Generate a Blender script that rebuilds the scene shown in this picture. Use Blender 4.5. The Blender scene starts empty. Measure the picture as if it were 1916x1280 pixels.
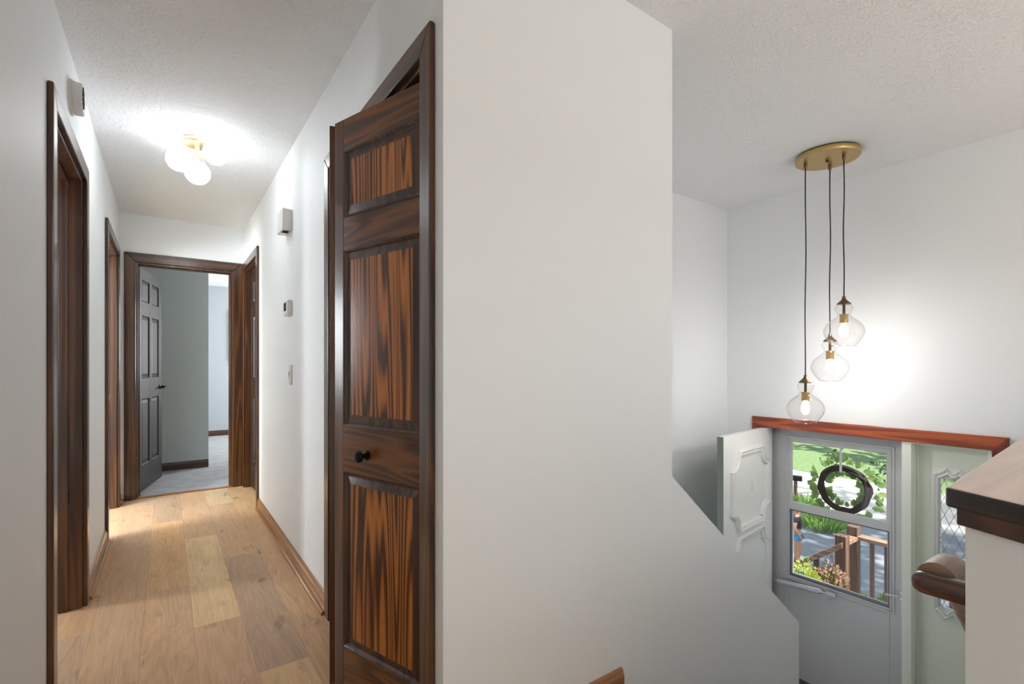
import bpy, bmesh, math, random
from mathutils import Vector, Matrix
random.seed(7)
sc = bpy.context.scene
COL = sc.collection
R = math.radians
PI = math.pi

# ------------------------------------------------------------------ camera
cam = bpy.data.cameras.new('camera'); cam_o = bpy.data.objects.new('camera', cam); COL.objects.link(cam_o)
cam_o.location = (0, 0, 1.145); cam_o.rotation_euler = (R(90), 0, R(-35.44))
cam.sensor_width = 36; cam.lens = 909 / 1916 * 36; cam.shift_y = 44 / 1916; cam.clip_start = 0.02; cam.clip_end = 200
sc.camera = cam_o
sc.view_settings.view_transform = 'Standard'; sc.view_settings.look = 'None'
sc.view_settings.exposure = 0.2; sc.view_settings.gamma = 1; sc.view_settings.use_curve_mapping = False
sc.cycles.max_bounces = 10; sc.cycles.diffuse_bounces = 6; sc.cycles.glossy_bounces = 4
sc.cycles.transmission_bounces = 8; sc.cycles.transparent_max_bounces = 24
sc.cycles.caustics_reflective = False; sc.cycles.caustics_refractive = False
sc.cycles.sample_clamp_indirect = 6

# ------------------------------------------------------------------ world, sun, daylight
w = bpy.data.worlds.new('sky'); sc.world = w; w.use_nodes = True
bg = w.node_tree.nodes['Background']; bg.inputs[0].default_value = (0.80, 0.89, 1, 1); bg.inputs[1].default_value = 1.2
sd = bpy.data.lights.new('sun', 'SUN'); sd.energy = 10.0; sd.angle = R(0.9); sd.color = (1, .95, .86)
so = bpy.data.objects.new('sun', sd); COL.objects.link(so)
so.rotation_euler = Vector((-.02, .6, -.8)).to_track_quat('-Z', 'Y').to_euler()

def area(name, loc, d, sx, sy, power, col=(1, 1, 1)):
    l = bpy.data.lights.new(name, 'AREA'); l.shape = 'RECTANGLE'; l.size = sx; l.size_y = sy; l.energy = power; l.color = col
    o = bpy.data.objects.new(name, l); COL.objects.link(o); o.location = loc
    o.rotation_euler = Vector(d).to_track_quat('-Z', 'Z').to_euler(); return o
area('daylight_living_window', (3.80, -2.3, 1.5), (-1, 0.05, 0), 2.2, 1.3, 22, (.93, 1, 1))
area('daylight_bedroom_window', (2.85, 8.0, 1.5), (-1, 0, 0), 1.2, 1.2, 88, (.96, .985, 1))
area('daylight_office_window', (-2.1, 3.75, 1.5), (1, .45, 0), .8, 1.1, 160, (.91, .965, 1))
area('daylight_bath_window', (-2.2, 1.75, 1.5), (1, .75, 0), .8, .9, 8, (.9, .9, 1))
def added_uplight(name, x, y, power):      # made-up fill lamp out of view, bounces light off the ceiling
    ld = bpy.data.lights.new(name, 'AREA'); ld.shape = 'DISK'; ld.size = .34; ld.energy = power; ld.color = (.93, .99, 1)
    lo = bpy.data.objects.new(name, ld); COL.objects.link(lo); lo.location = (x, y, 1.78); lo.rotation_euler = (PI, 0, 0)
added_uplight('added_fill_lamp', 2.3, -1.9, 64)

# ------------------------------------------------------------------ materials
def new_mat(name):
    m = bpy.data.materials.new(name); m.use_nodes = True
    nt = m.node_tree; return m, nt, nt.nodes, nt.links, nt.nodes['Principled BSDF']
def c4(c): return (c[0], c[1], c[2], 1)
def srgb(r, g, b):
    f = lambda v: (v / 255 / 12.92) if v / 255 <= .04045 else ((v / 255 + .055) / 1.055) ** 2.4
    return (f(r), f(g), f(b))
def plain(name, col, rough=.5, metal=0, bump=0, bscale=80, coat=0, var=0, spec=None):
    m, nt, N, L, P = new_mat(name)
    P.inputs['Base Color'].default_value = c4(col); P.inputs['Roughness'].default_value = rough
    P.inputs['Metallic'].default_value = metal; P.inputs['Coat Weight'].default_value = coat
    if spec is not None: P.inputs['Specular IOR Level'].default_value = spec
    tc = N.new('ShaderNodeTexCoord')
    if bump:
        n = N.new('ShaderNodeTexNoise'); n.inputs['Scale'].default_value = bscale; n.inputs['Detail'].default_value = 4
        L.new(tc.outputs['Object'], n.inputs['Vector'])
        b = N.new('ShaderNodeBump'); b.inputs['Strength'].default_value = bump; b.inputs['Distance'].default_value = .004
        L.new(n.outputs['Fac'], b.inputs['Height']); L.new(b.outputs[0], P.inputs['Normal'])
    if var:
        n = N.new('ShaderNodeTexNoise'); n.inputs['Scale'].default_value = 9; n.inputs['Detail'].default_value = 3
        L.new(tc.outputs['Object'], n.inputs['Vector'])
        r = N.new('ShaderNodeValToRGB'); r.color_ramp.elements[0].color = c4([v * (1 - var) for v in col]); r.color_ramp.elements[1].color = c4([min(1, v * (1 + var)) for v in col])
        r.color_ramp.elements[0].position = .3; r.color_ramp.elements[1].position = .7
        L.new(n.outputs['Fac'], r.inputs[0]); L.new(r.outputs[0], P.inputs['Base Color'])
    return m
def wood(name, stops, axis='Z', across=9, along=.5, rings=14, rough=.32, coat=.3, fine=.35, dist=.4, seedv=0):
    """plain sawn grain: contour lines of a stretched noise field"""
    m, nt, N, L, P = new_mat(name)
    tc = N.new('ShaderNodeTexCoord'); mp = N.new('ShaderNodeMapping')
    s = {'X': (along, across, across), 'Y': (across, along, across), 'Z': (across, across, along)}[axis]
    mp.inputs['Scale'].default_value = s; mp.inputs['Location'].default_value = (seedv, seedv * .7, seedv * 1.3)
    L.new(tc.outputs['Object'], mp.inputs['Vector'])
    n = N.new('ShaderNodeTexNoise'); n.inputs['Scale'].default_value = 1; n.inputs['Detail'].default_value = 1.5; n.inputs['Distortion'].default_value = dist
    L.new(mp.outputs[0], n.inputs['Vector'])
    mul = N.new('ShaderNodeMath'); mul.operation = 'MULTIPLY'; mul.inputs[1].default_value = rings * 6.283; L.new(n.outputs['Fac'], mul.inputs[0])
    sn = N.new('ShaderNodeMath'); sn.operation = 'SINE'; L.new(mul.outputs[0], sn.inputs[0])
    mr = N.new('ShaderNodeMapRange'); mr.inputs[1].default_value = -1; mr.inputs[2].default_value = 1; L.new(sn.outputs[0], mr.inputs[0])
    mp2 = N.new('ShaderNodeMapping'); s2 = {'X': (3, 220, 220), 'Y': (220, 3, 220), 'Z': (220, 220, 3)}[axis]
    mp2.inputs['Scale'].default_value = s2; L.new(tc.outputs['Object'], mp2.inputs['Vector'])
    n2 = N.new('ShaderNodeTexNoise'); n2.inputs['Scale'].default_value = 1; n2.inputs['Detail'].default_value = 3; L.new(mp2.outputs[0], n2.inputs['Vector'])
    n3 = N.new('ShaderNodeTexNoise'); n3.inputs['Scale'].default_value = 3.1; n3.inputs['Detail'].default_value = 2; L.new(mp.outputs[0], n3.inputs['Vector'])
    mx = N.new('ShaderNodeMix'); mx.inputs[0].default_value = fine; L.new(mr.outputs[0], mx.inputs[2]); L.new(n2.outputs['Fac'], mx.inputs[3])
    mx2 = N.new('ShaderNodeMix'); mx2.inputs[0].default_value = .3; L.new(mx.outputs[0], mx2.inputs[2]); L.new(n3.outputs['Fac'], mx2.inputs[3])
    r = N.new('ShaderNodeValToRGB'); cr = r.color_ramp
    while len(cr.elements) < len(stops): cr.elements.new(.5)
    for e, (p, c) in zip(cr.elements, stops): e.position = p; e.color = c4(c)
    L.new(mx2.outputs[0], r.inputs[0]); L.new(r.outputs[0], P.inputs['Base Color'])
    P.inputs['Roughness'].default_value = rough; P.inputs['Coat Weight'].default_value = coat; P.inputs['Coat Roughness'].default_value = .15
    b = N.new('ShaderNodeBump'); b.inputs['Strength'].default_value = .12; b.inputs['Distance'].default_value = .001
    L.new(mx2.outputs[0], b.inputs['Height']); L.new(b.outputs[0], P.inputs['Normal'])
    return m
def emit(name, col, s):
    m, nt, N, L, P = new_mat(name)
    P.inputs['Base Color'].default_value = c4(col); P.inputs['Emission Color'].default_value = c4(col); P.inputs['Emission Strength'].default_value = s
    return m
def thin_glass(name, tint=(1, 1, 1), edge=.9, base=.04, blend=.35):
    m, nt, N, L, P = new_mat(name); N.remove(P); out = N['Material Output']
    tr = N.new('ShaderNodeBsdfTransparent'); tr.inputs[0].default_value = c4(tint)
    gl = N.new('ShaderNodeBsdfGlossy'); gl.inputs['Roughness'].default_value = .02
    lw = N.new('ShaderNodeLayerWeight'); lw.inputs[0].default_value = blend
    pw = N.new('ShaderNodeMath'); pw.operation = 'POWER'; pw.inputs[1].default_value = 3.5; L.new(lw.outputs['Facing'], pw.inputs[0])
    mr = N.new('ShaderNodeMapRange'); mr.inputs[3].default_value = base; mr.inputs[4].default_value = edge
    L.new(pw.outputs[0], mr.inputs[0])
    mx = N.new('ShaderNodeMixShader'); L.new(mr.outputs[0], mx.inputs[0]); L.new(tr.outputs[0], mx.inputs[1]); L.new(gl.outputs[0], mx.inputs[2]); L.new(mx.outputs[0], out.inputs[0])
    return m

M = {}
M['paint'] = plain('wall_paint', srgb(238, 240, 240.5), .55, bump=.05, bscale=160, spec=.3)
M['paint_green'] = plain('bedroom_paint', srgb(180, 187, 181), .6, bump=.05, bscale=160)
M['paint_blue'] = plain('bedroom_far_paint', srgb(176, 180, 187), .6)
def ceiling_mat():
    m, nt, N, L, P = new_mat('knockdown_ceiling')
    P.inputs['Base Color'].default_value = c4(srgb(243, 244, 245)); P.inputs['Roughness'].default_value = .8
    tc = N.new('ShaderNodeTexCoord')
    n = N.new('ShaderNodeTexNoise'); n.inputs['Scale'].default_value = 34; n.inputs['Detail'].default_value = 5; n.inputs['Roughness'].default_value = .6; n.inputs['Distortion'].default_value = 1.3
    L.new(tc.outputs['Object'], n.inputs['Vector'])
    v = N.new('ShaderNodeTexVoronoi'); v.feature = 'SMOOTH_F1'; v.inputs['Scale'].default_value = 42; v.inputs['Smoothness'].default_value = .5
    ad = N.new('ShaderNodeVectorMath'); ad.operation = 'MULTIPLY_ADD'; ad.inputs[1].default_value = (.06, .06, .06)
    L.new(n.outputs['Color'], ad.inputs[0]); L.new(tc.outputs['Object'], ad.inputs[2]); L.new(ad.outputs[0], v.inputs['Vector'])
    r = N.new('ShaderNodeValToRGB'); r.color_ramp.elements[0].position = .42; r.color_ramp.elements[1].position = .6
    L.new(n.outputs['Fac'], r.inputs[0])
    mu = N.new('ShaderNodeMath'); mu.operation = 'ADD'; L.new(r.outputs[0], mu.inputs[0]); L.new(v.outputs['Distance'], mu.inputs[1])
    b = N.new('ShaderNodeBump'); b.inputs['Strength'].default_value = .55; b.inputs['Distance'].default_value = .005
    L.new(mu.outputs[0], b.inputs['Height']); L.new(b.outputs[0], P.inputs['Normal'])
    return m
M['ceiling'] = ceiling_mat()
def floor_mat():
    m, nt, N, L, P = new_mat('oak_plank_floor')
    tc = N.new('ShaderNodeTexCoord'); sp = N.new('ShaderNodeSeparateXYZ'); L.new(tc.outputs['Object'], sp.inputs[0])
    def ma(op, a, b=None, c=None):
        n = N.new('ShaderNodeMath'); n.operation = op
        for i, v in enumerate((a, b, c)):
            if v is None: continue
            if isinstance(v, (int, float)): n.inputs[i].default_value = v
            else: L.new(v, n.inputs[i])
        return n.outputs[0]
    v = ma('DIVIDE', ma('SUBTRACT', sp.outputs['X'], .098), .181); row = ma('FLOOR', v); fv = ma('FRACT', v)
    u = ma('ADD', ma('DIVIDE', ma('SUBTRACT', sp.outputs['Y'], 2.53), 1.32), ma('MULTIPLY', row, .386)); cellu = ma('FLOOR', u); fu = ma('FRACT', u)
    cv = N.new('ShaderNodeCombineXYZ'); L.new(ma('ADD', row, 1), cv.inputs[0]); L.new(cellu, cv.inputs[1])
    wn = N.new('ShaderNodeTexWhiteNoise'); wn.noise_dimensions = '2D'; L.new(cv.outputs[0], wn.inputs['Vector'])
    ramp = N.new('ShaderNodeValToRGB'); cr = ramp.color_ramp
    cols = [(0, srgb(176, 146, 120)), (.3, srgb(190, 156, 124)), (.6, srgb(198, 159, 122)), (.85, srgb(206, 162, 116)), (1, srgb(216, 182, 136))]
    while len(cr.elements) < len(cols): cr.elements.new(.5)
    for e, (p, c) in zip(cr.elements, cols): e.position = p; e.color = c4(c)
    L.new(wn.outputs['Value'], ramp.inputs[0])
    # grain
    mp = N.new('ShaderNodeMapping'); mp.inputs['Scale'].default_value = (11, 1.1, 1); L.new(tc.outputs['Object'], mp.inputs[0])
    off = N.new('ShaderNodeVectorMath'); off.operation = 'MULTIPLY_ADD'; off.inputs[1].default_value = (30, 30, 30); L.new(wn.outputs['Color'], off.inputs[0]); L.new(mp.outputs[0], off.inputs[2])
    n = N.new('ShaderNodeTexNoise'); n.inputs['Scale'].default_value = 1.2; n.inputs['Detail'].default_value = 3; n.inputs['Distortion'].default_value = .7; L.new(off.outputs[0], n.inputs['Vector'])
    rg = ma('SINE', ma('MULTIPLY', n.outputs['Fac'], 52))
    mp2 = N.new('ShaderNodeMapping'); mp2.inputs['Scale'].default_value = (140, 5, 1); L.new(tc.outputs['Object'], mp2.inputs[0])
    n2 = N.new('ShaderNodeTexNoise'); n2.inputs['Scale'].default_value = 1; n2.inputs['Detail'].default_value = 4; L.new(mp2.outputs[0], n2.inputs['Vector'])
    # knots / smudges
    mp3 = N.new('ShaderNodeMapping'); mp3.inputs['Scale'].default_value = (7.5, 2.4, 1); L.new(off.outputs[0], mp3.inputs[0])
    mp3.inputs['Scale'].default_value = (.8, 2.2, 1)
    n3 = N.new('ShaderNodeTexNoise'); n3.inputs['Scale'].default_value = 1.5; n3.inputs['Detail'].default_value = 4; n3.inputs['Distortion'].default_value = .5; L.new(mp3.outputs[0], n3.inputs['Vector'])
    kn = N.new('ShaderNodeMapRange'); kn.inputs[1].default_value = .63; kn.inputs[2].default_value = .74; kn.inputs[3].default_value = 0; kn.inputs[4].default_value = .5; L.new(n3.outputs['Fac'], kn.inputs[0])
    val = ma('ADD', ma('MULTIPLY', rg, .06), ma('MULTIPLY', ma('SUBTRACT', n2.outputs['Fac'], .5), .42))
    val = ma('ADD', val, ma('MULTIPLY', ma('SUBTRACT', n.outputs['Fac'], .5), .45))
    val = ma('SUBTRACT', ma('ADD', 1.0, val), kn.outputs[0])
    # seams
    e1 = ma('LESS_THAN', ma('MINIMUM', fv, ma('SUBTRACT', 1, fv)), .006)
    e2 = ma('LESS_THAN', ma('MINIMUM', fu, ma('SUBTRACT', 1, fu)), .0009)
    seam = ma('MULTIPLY', ma('MAXIMUM', e1, e2), .25)
    val = ma('SUBTRACT', val, seam)
    mx = N.new('ShaderNodeVectorMath'); mx.operation = 'SCALE'; L.new(ramp.outputs[0], mx.inputs[0]); L.new(val, mx.inputs['Scale'])
    L.new(mx.outputs[0], P.inputs['Base Color'])
    P.inputs['Roughness'].default_value = .42; P.inputs['Specular IOR Level'].default_value = .4
    b = N.new('ShaderNodeBump'); b.inputs['Strength'].default_value = .15; b.inputs['Distance'].default_value = .001; L.new(val, b.inputs['Height']); L.new(b.outputs[0], P.inputs['Normal'])
    return m
M['floor'] = floor_mat()
dk = [(0, srgb(36, 19, 8)), (.45, srgb(64, 37, 17)), (.7, srgb(90, 54, 26)), (1, srgb(112, 70, 34))]
M['casing'] = wood('dark_walnut_casing', dk, 'Z', 14, .5, 5, .28, .35)
M['casing_h'] = wood('dark_walnut_casing_level', dk, 'X', 14, .5, 5, .28, .35)
dd = [(0, srgb(20, 15, 10)), (.5, srgb(36, 27, 19)), (1, srgb(58, 42, 28))]
M['darkdoor'] = wood('espresso_door', dd, 'Z', 12, .4, 4, .5, .05)
fl = [(0, srgb(46, 22, 6)), (.30, srgb(70, 34, 9)), (.48, srgb(146, 82, 26)), (.72, srgb(186, 110, 38)), (1, srgb(214, 140, 58))]
M['flame'] = wood('flame_pine_panel', fl, 'Z', 10, .36, 15, .3, .3, .3, .10)
M['bevel'] = wood('dark_panel_bevel', [(0, srgb(34, 22, 16)), (.5, srgb(66, 46, 36)), (1, srgb(108, 72, 48))], 'Z', 14, .4, 5, .4, .3)
rl = [(0, srgb(44, 22, 7)), (.4, srgb(78, 42, 15)), (.7, srgb(114, 66, 24)), (1, srgb(146, 88, 34))]
M['rail'] = wood('stained_pine_rail', rl, 'X', 11, .9, 6, .3, .4, .3, .8)
M['stile'] = wood('stained_pine_stile', rl, 'Z', 14, .5, 4, .3, .4)
M['oak'] = wood('oak_baseboard', [(0, srgb(120, 80, 44)), (.5, srgb(160, 112, 66)), (1, srgb(188, 140, 90))], 'Y', 16, .5, 4, .3, .3)
M['oak_x'] = wood('oak_baseboard_level', [(0, srgb(104, 66, 34)), (.5, srgb(146, 98, 54)), (1, srgb(170, 120, 72))], 'X', 16, .5, 4, .3, .3)
M['redwood'] = wood('reddish_entry_casing', [(0, srgb(92, 38, 22)), (.45, srgb(146, 66, 38)), (.75, srgb(176, 88, 50)), (1, srgb(200, 112, 68))], 'Y', 14, .8, 5, .3, .3, .3, .8)
M['redleg'] = wood('dark_red_entry_casing', [(0, srgb(80, 26, 18)), (.5, srgb(112, 42, 30)), (1, srgb(140, 60, 44))], 'Z', 14, .8, 4, .3, .3)
M['cap_edge'] = wood('cap_edge_stain', [(0, srgb(18, 16, 18)), (.6, srgb(40, 32, 32)), (1, srgb(72, 48, 38))], 'Y', 14, .8, 4, .35, .3)
M['cap_mould'] = wood('cap_moulding_stain', [(0, srgb(34, 22, 18)), (.5, srgb(66, 40, 28)), (1, srgb(112, 68, 42))], 'Y', 14, .8, 4, .35, .3)
M['cap_top_sheen'] = wood('cap_top_wood_sheen', [(0, srgb(182, 156, 138)), (.45, srgb(212, 186, 168)), (1, srgb(226, 204, 188))], 'X', 9, .6, 3, .35, .3)  # ceiling reflection on the dark varnished board, put into a pale top colour
M['handrail'] = wood('handrail_walnut', [(0, srgb(40, 20, 14)), (.45, srgb(72, 38, 26)), (.75, srgb(104, 58, 40)), (1, srgb(128, 78, 54))], 'Y', 16, .9, 4, .25, .5)
M['white_plastic'] = plain('white_plastic', srgb(224, 223, 219), .4)
M['black'] = plain('black_metal', srgb(20, 19, 18), .35, .6)
M['blackhole'] = plain('dark_slot', srgb(14, 14, 14), .8)
M['brass'] = plain('brushed_brass', srgb(196, 166, 112), .36, .9)
M['pale_brass'] = plain('pale_brass', srgb(222, 200, 150), .3, .85)
M['bronze'] = plain('antique_bronze', srgb(120, 100, 74), .35, .9)
M['cord'] = plain('black_cord', srgb(36, 32, 30), .7)
M['globe'] = emit('opal_globe', (.92, .97, 1), 12.5)
M['bulb'] = emit('lit_bulb', (1, .96, .94), 96)
M['shade_glass'] = thin_glass('clear_shade_glass', (.985, .98, .975), .55, .02, .5)
M['pane'] = thin_glass('clear_pane', (.98, .985, .98), .4, .02, .5)
M['alu'] = plain('storm_door_enamel', srgb(208, 208, 209), .35)
M['alu_dark'] = plain('storm_door_track', srgb(110, 112, 118), .4, .4)
M['chrome'] = plain('closer_metal', srgb(214, 214, 222), .3, .5)
M['entry_white'] = plain('entry_door_white', srgb(240, 240, 238), .35)
M['pale_green'] = plain('pale_green_paint', srgb(240, 245, 232), .45)
M['edge_green'] = plain('sage_door_edge', srgb(128, 138, 122), .5)
M['ornament'] = plain('ornament_grey_white', srgb(232, 232, 232), .35)
M['lead'] = plain('lead_came', srgb(176, 178, 178), .4, .3)
M['carpet'] = plain('grey_carpet', srgb(176, 176, 178), .95, bump=1, bscale=350, var=.14)
M['carpet_st'] = plain('stair_carpet', srgb(150, 146, 140), .95, bump=1, bscale=350, var=.1)
M['tile'] = plain('bath_floor', srgb(190, 168, 134), .4)
M['asphalt'] = plain('driveway_asphalt', srgb(126, 133, 143), .9, bump=.5, bscale=30, var=.08)
M['concrete'] = plain('street_concrete', srgb(214, 210, 204), .9, var=.05)
M['grass'] = plain('lawn_grass', srgb(104, 130, 84), .9, bump=1, bscale=25, var=.3)
M['deck'] = plain('porch_boards', srgb(150, 128, 108), .8, var=.15)
M['postwood'] = wood('weathered_post', [(0, srgb(60, 42, 32)), (.5, srgb(98, 72, 56)), (1, srgb(130, 100, 80))], 'Z', 14, .8, 4, .7, 0)
M['railwood'] = wood('weathered_rail', [(0, srgb(90, 70, 56)), (.5, srgb(140, 112, 92)), (1, srgb(186, 160, 138))], 'Y', 14, .8, 4, .7, 0)
M['handrail_wear_sheen'] = wood('worn_sheen_handrail_top', [(0, srgb(96, 70, 56)), (.5, srgb(150, 118, 98)), (1, srgb(184, 156, 134))], 'X', 12, 1.2, 3, .38, .3)  # lighter brown holds both wear and painted-in ceiling reflection
M['twig'] = plain('grapevine', srgb(42, 28, 26), .8, bump=1, bscale=60, var=.4)
M['eucalyptus'] = plain('eucalyptus_stub', srgb(134, 166, 100), .5)
def leafmat(name, col, var=.3):
    m = plain(name, col, .5, var=var); nt = m.node_tree; P = nt.nodes['Principled BSDF']; out = nt.nodes['Material Output']
    t_ = nt.nodes.new('ShaderNodeBsdfTranslucent'); mx = nt.nodes.new('ShaderNodeMixShader'); mx.inputs[0].default_value = .45
    lk = P.inputs['Base Color'].links
    if lk: nt.links.new(lk[0].from_socket, t_.inputs[0])
    nt.links.new(P.outputs[0], mx.inputs[1]); nt.links.new(t_.outputs[0], mx.inputs[2]); nt.links.new(mx.outputs[0], out.inputs[0]); return m
M['leaf'] = leafmat('tree_leaf', srgb(66, 98, 48))
M['eucalyptus'] = leafmat('eucalyptus_leaf', srgb(140, 170, 104))
M['lime'] = leafmat('lime_leaf', srgb(176, 190, 84), .2)
M['green'] = leafmat('garden_green', srgb(150, 184, 104))
M['coleus'] = plain('variegated_leaf', srgb(150, 122, 100), .6, var=.5)
M['bark'] = plain('bark', srgb(90, 74, 60), .9, bump=1, bscale=20)
M['terracotta'] = plain('terracotta', srgb(150, 92, 66), .8)
M['skin'] = plain('skin', srgb(206, 152, 120), .6)
M['shirt'] = plain('dark_shirt', srgb(52, 52, 62), .9)
M['shorts'] = plain('blue_shorts', srgb(96, 172, 226), .9)
M['hair'] = plain('brown_hair', srgb(70, 48, 34), .8)
M['shoe'] = plain('shoe', srgb(60, 60, 66), .7)
M['slate'] = plain('picture_dark', srgb(66, 72, 70), .6, var=.2)

# ------------------------------------------------------------------ mesh helpers
class MB:
    def __init__(self): self.bm = bmesh.new(); self.mi = 0; self.mats = []; self.bevel_i = None
    def mat(self, m):
        if m not in self.mats: self.mats.append(m)
        self.mi = self.mats.index(m); return self
    def face(self, vs):
        try:
            f = self.bm.faces.new(vs); f.material_index = self.mi; return f
        except ValueError: return None
    def box(self, x0, x1, y0, y1, z0, z1):
        return self.prism([(x0, z0), (x1, z0), (x1, z1), (x0, z1)], y0, y1)
    def prism(self, poly, y0, y1, axis='Y'):
        """poly in the two other axes, extruded along axis"""
        f = {'Y': lambda a, b, t: (a, t, b), 'X': lambda a, b, t: (t, a, b), 'Z': lambda a, b, t: (a, b, t)}[axis]
        A = [self.bm.verts.new(f(a, b, y0)) for a, b in poly]; B = [self.bm.verts.new(f(a, b, y1)) for a, b in poly]
        n = len(poly); self.face(A[::-1]); self.face(B)
        for i in range(n): self.face([A[i], A[(i + 1) % n], B[(i + 1) % n], B[i]])
        return self
    def loft(self, rings, cap=True, closed=True):
        V = [[self.bm.verts.new(p) for p in r] for r in rings]; n = len(V[0])
        for a, b in zip(V, V[1:]):
            for i in range(n if closed else n - 1): self.face([a[i], a[(i + 1) % n], b[(i + 1) % n], b[i]])
        if cap: self.face(V[0][::-1]); self.face(V[-1])
        return self
    def lathe(self, prof, c=(0, 0, 0), n=32, cap=True):
        """prof: (r, z)"""
        rings = [[(c[0] + max(r, 1e-4) * math.cos(2 * PI * i / n), c[1] + max(r, 1e-4) * math.sin(2 * PI * i / n), c[2] + z) for i in range(n)] for r, z in prof]
        return self.loft(rings, cap)
    def tube(self, pts, r, n=10, cap=True):
        pts = [Vector(p) for p in pts]; rs = r if isinstance(r, (list, tuple)) else [r] * len(pts); rings = []
        up = None
        for i, p in enumerate(pts):
            d = (pts[min(i + 1, len(pts) - 1)] - pts[max(i - 1, 0)]).normalized()
            if up is None: up = Vector((0, 0, 1)) if abs(d.z) < .9 else Vector((1, 0, 0))
            a = d.cross(up).normalized(); b = a.cross(d).normalized(); up = b
            rings.append([p + rs[i] * (a * math.cos(2 * PI * k / n) + b * math.sin(2 * PI * k / n)) for k in range(n)])
        return self.loft(rings, cap)
    def sphere(self, c, r, seg=24, rg=14):
        g = bmesh.ops.create_uvsphere(self.bm, u_segments=seg, v_segments=rg, radius=r, matrix=Matrix.Translation(c))
        for v in g['verts']:
            for f in v.link_faces: f.material_index = self.mi
        return self
    def leaf(self, c, d, nrm, l, wd, fold=.15):
        d = Vector(d).normalized(); nrm = Vector(nrm); s = d.cross(nrm)
        if s.length < 1e-4: s = d.cross(Vector((1, .3, .2)))
        s.normalize(); nn = s.cross(d).normalized(); c = Vector(c)
        P = [c, c + d * l * .3 + s * wd * .45 + nn * fold * wd, c + d * l * .62 + s * wd * .5 + nn * fold * wd, c + d * l, c + d * l * .62 - s * wd * .5 + nn * fold * wd, c + d * l * .3 - s * wd * .45 + nn * fold * wd]
        V = [self.bm.verts.new(p) for p in P]; mid = self.bm.verts.new(c + d * l * .5)
        for i in range(6): self.face([V[i], V[(i + 1) % 6], mid])
        return self
    def build(self, name, mat=None, parent=None, bevel=0, smooth=False, loc=None, rz=0, recalc=True):
        if recalc: bmesh.ops.recalc_face_normals(self.bm, faces=self.bm.faces[:])
        me = bpy.data.meshes.new(name); self.bm.to_mesh(me); self.bm.free()
        for m in (self.mats or [mat]): me.materials.append(m)
        o = bpy.data.objects.new(name, me); COL.objects.link(o)
        if parent: o.parent = parent
        if loc: o.location = loc
        if rz: o.rotation_euler.z = rz
        if smooth:
            for p in me.polygons: p.use_smooth = True
            if smooth != 'all':
                e = o.modifiers.new('ws', 'EDGE_SPLIT'); e.split_angle = R(40)
        if bevel:
            b = o.modifiers.new('bevel', 'BEVEL'); b.width = bevel; b.segments = 2; b.limit_method = 'ANGLE'; b.angle_limit = R(40)
        return o
def mb(m=None):
    x = MB()
    if m: x.mat(m)
    return x
def tag(o, label, cat, group=None, kind=None):
    o['label'] = label; o['category'] = cat
    if group: o['group'] = group
    if kind: o['kind'] = kind
    return o
def thing(name, label, cat, loc=(0, 0, 0), rz=0, group=None):
    o = bpy.data.objects.new(name, None); COL.objects.link(o); o.location = loc; o.rotation_euler.z = rz; o.empty_display_size = .1
    return tag(o, label, cat, group)
def struct(o): o['kind'] = 'structure'; return o
def sempty(name, loc=(0, 0, 0), rz=0):
    o = bpy.data.objects.new(name, None); COL.objects.link(o); o.location = loc; o.rotation_euler.z = rz; o['kind'] = 'structure'; return o

# ------------------------------------------------------------------ the shell
XL, XR, YE, YB, XF, YL, H = -.3235, .606, 5.26, 1.17, 3.82, 2.264, 2.44
ZF = -1.36
def wall_pieces(b, axis, t0, t1, a0, a1, z0, z1, holes):
    """box wall along an axis with rectangular holes (a0,a1,z0,z1) sorted"""
    def add(p0, p1, q0, q1):
        if p1 - p0 < 1e-4 or q1 - q0 < 1e-4: return
        if axis == 'Y': b.box(t0, t1, p0, p1, q0, q1)
        else: b.box(p0, p1, t0, t1, q0, q1)
    cur = a0
    for h0, h1, g0, g1 in holes:
        add(cur, h0, z0, z1); add(h0, h1, z0, g0); add(h0, h1, g1, z1); cur = h1
    add(cur, a1, z0, z1)
A0, A1, B0, B1 = 2.272, 3.062, 4.146, 5.036     # left openings
C0, C1 = 1.280, 2.250                          # closet
D0, D1 = 4.405, 5.18                           # right far door
E0, E1 = -.216, .513                           # end door
b = mb(M['paint']); wall_pieces(b, 'Y', XL - .12, XL, -4.62, YE + .12, 0, H, [(A0, A1, 0, 2.03), (B0, B1, 0, 2.04)]); struct(b.build('wall_left'))
b = mb(M['paint']); wall_pieces(b, 'Y', XR, XR + .12, YB + .11, YE, 0, H, [(C0 + .001, C1, 0, 2.035), (D0, D1, 0, 2.04)])
struct(b.build('wall_right'))
b = mb(M['paint']); wall_pieces(b, 'X', YE, YE + .12, XL, 1.4, 0, H, [(E0, E1, 0, 2.035)]); struct(b.build('wall_end'))
b = mb(M['paint']).prism([(XR, -.25), (1.3, -.25), (1.3, -2.8), (2.63, -2.8), (2.63, -.166), (1.592, .716), (1.592, H), (XR, H)], YB, YB + .11); struct(b.build('wall_stair'))
b = mb(M['paint']).box(1.3, XF, YL, YL + .12, -2.8, H); struct(b.build('wall_foyer'))
b = mb(M['paint']); wall_pieces(b, 'Y', XF, XF + .16, -4.62, YL + .12, -2.8, H, [(-3.5, -1.1, .85, 2.15), (.665, 1.99, ZF, .67)]); struct(b.build('wall_front'))
b = mb(M['paint']); wall_pieces(b, 'X', -4.62, -4.5, XL, XF, 0, H, [(-.25, .55, .1, 2.1)]); struct(b.build('wall_back'))
b = mb(M['ceiling']).box(-3, XF + .16, -4.62, 9.7, H, H + .1); struct(b.build('ceiling'))
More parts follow.
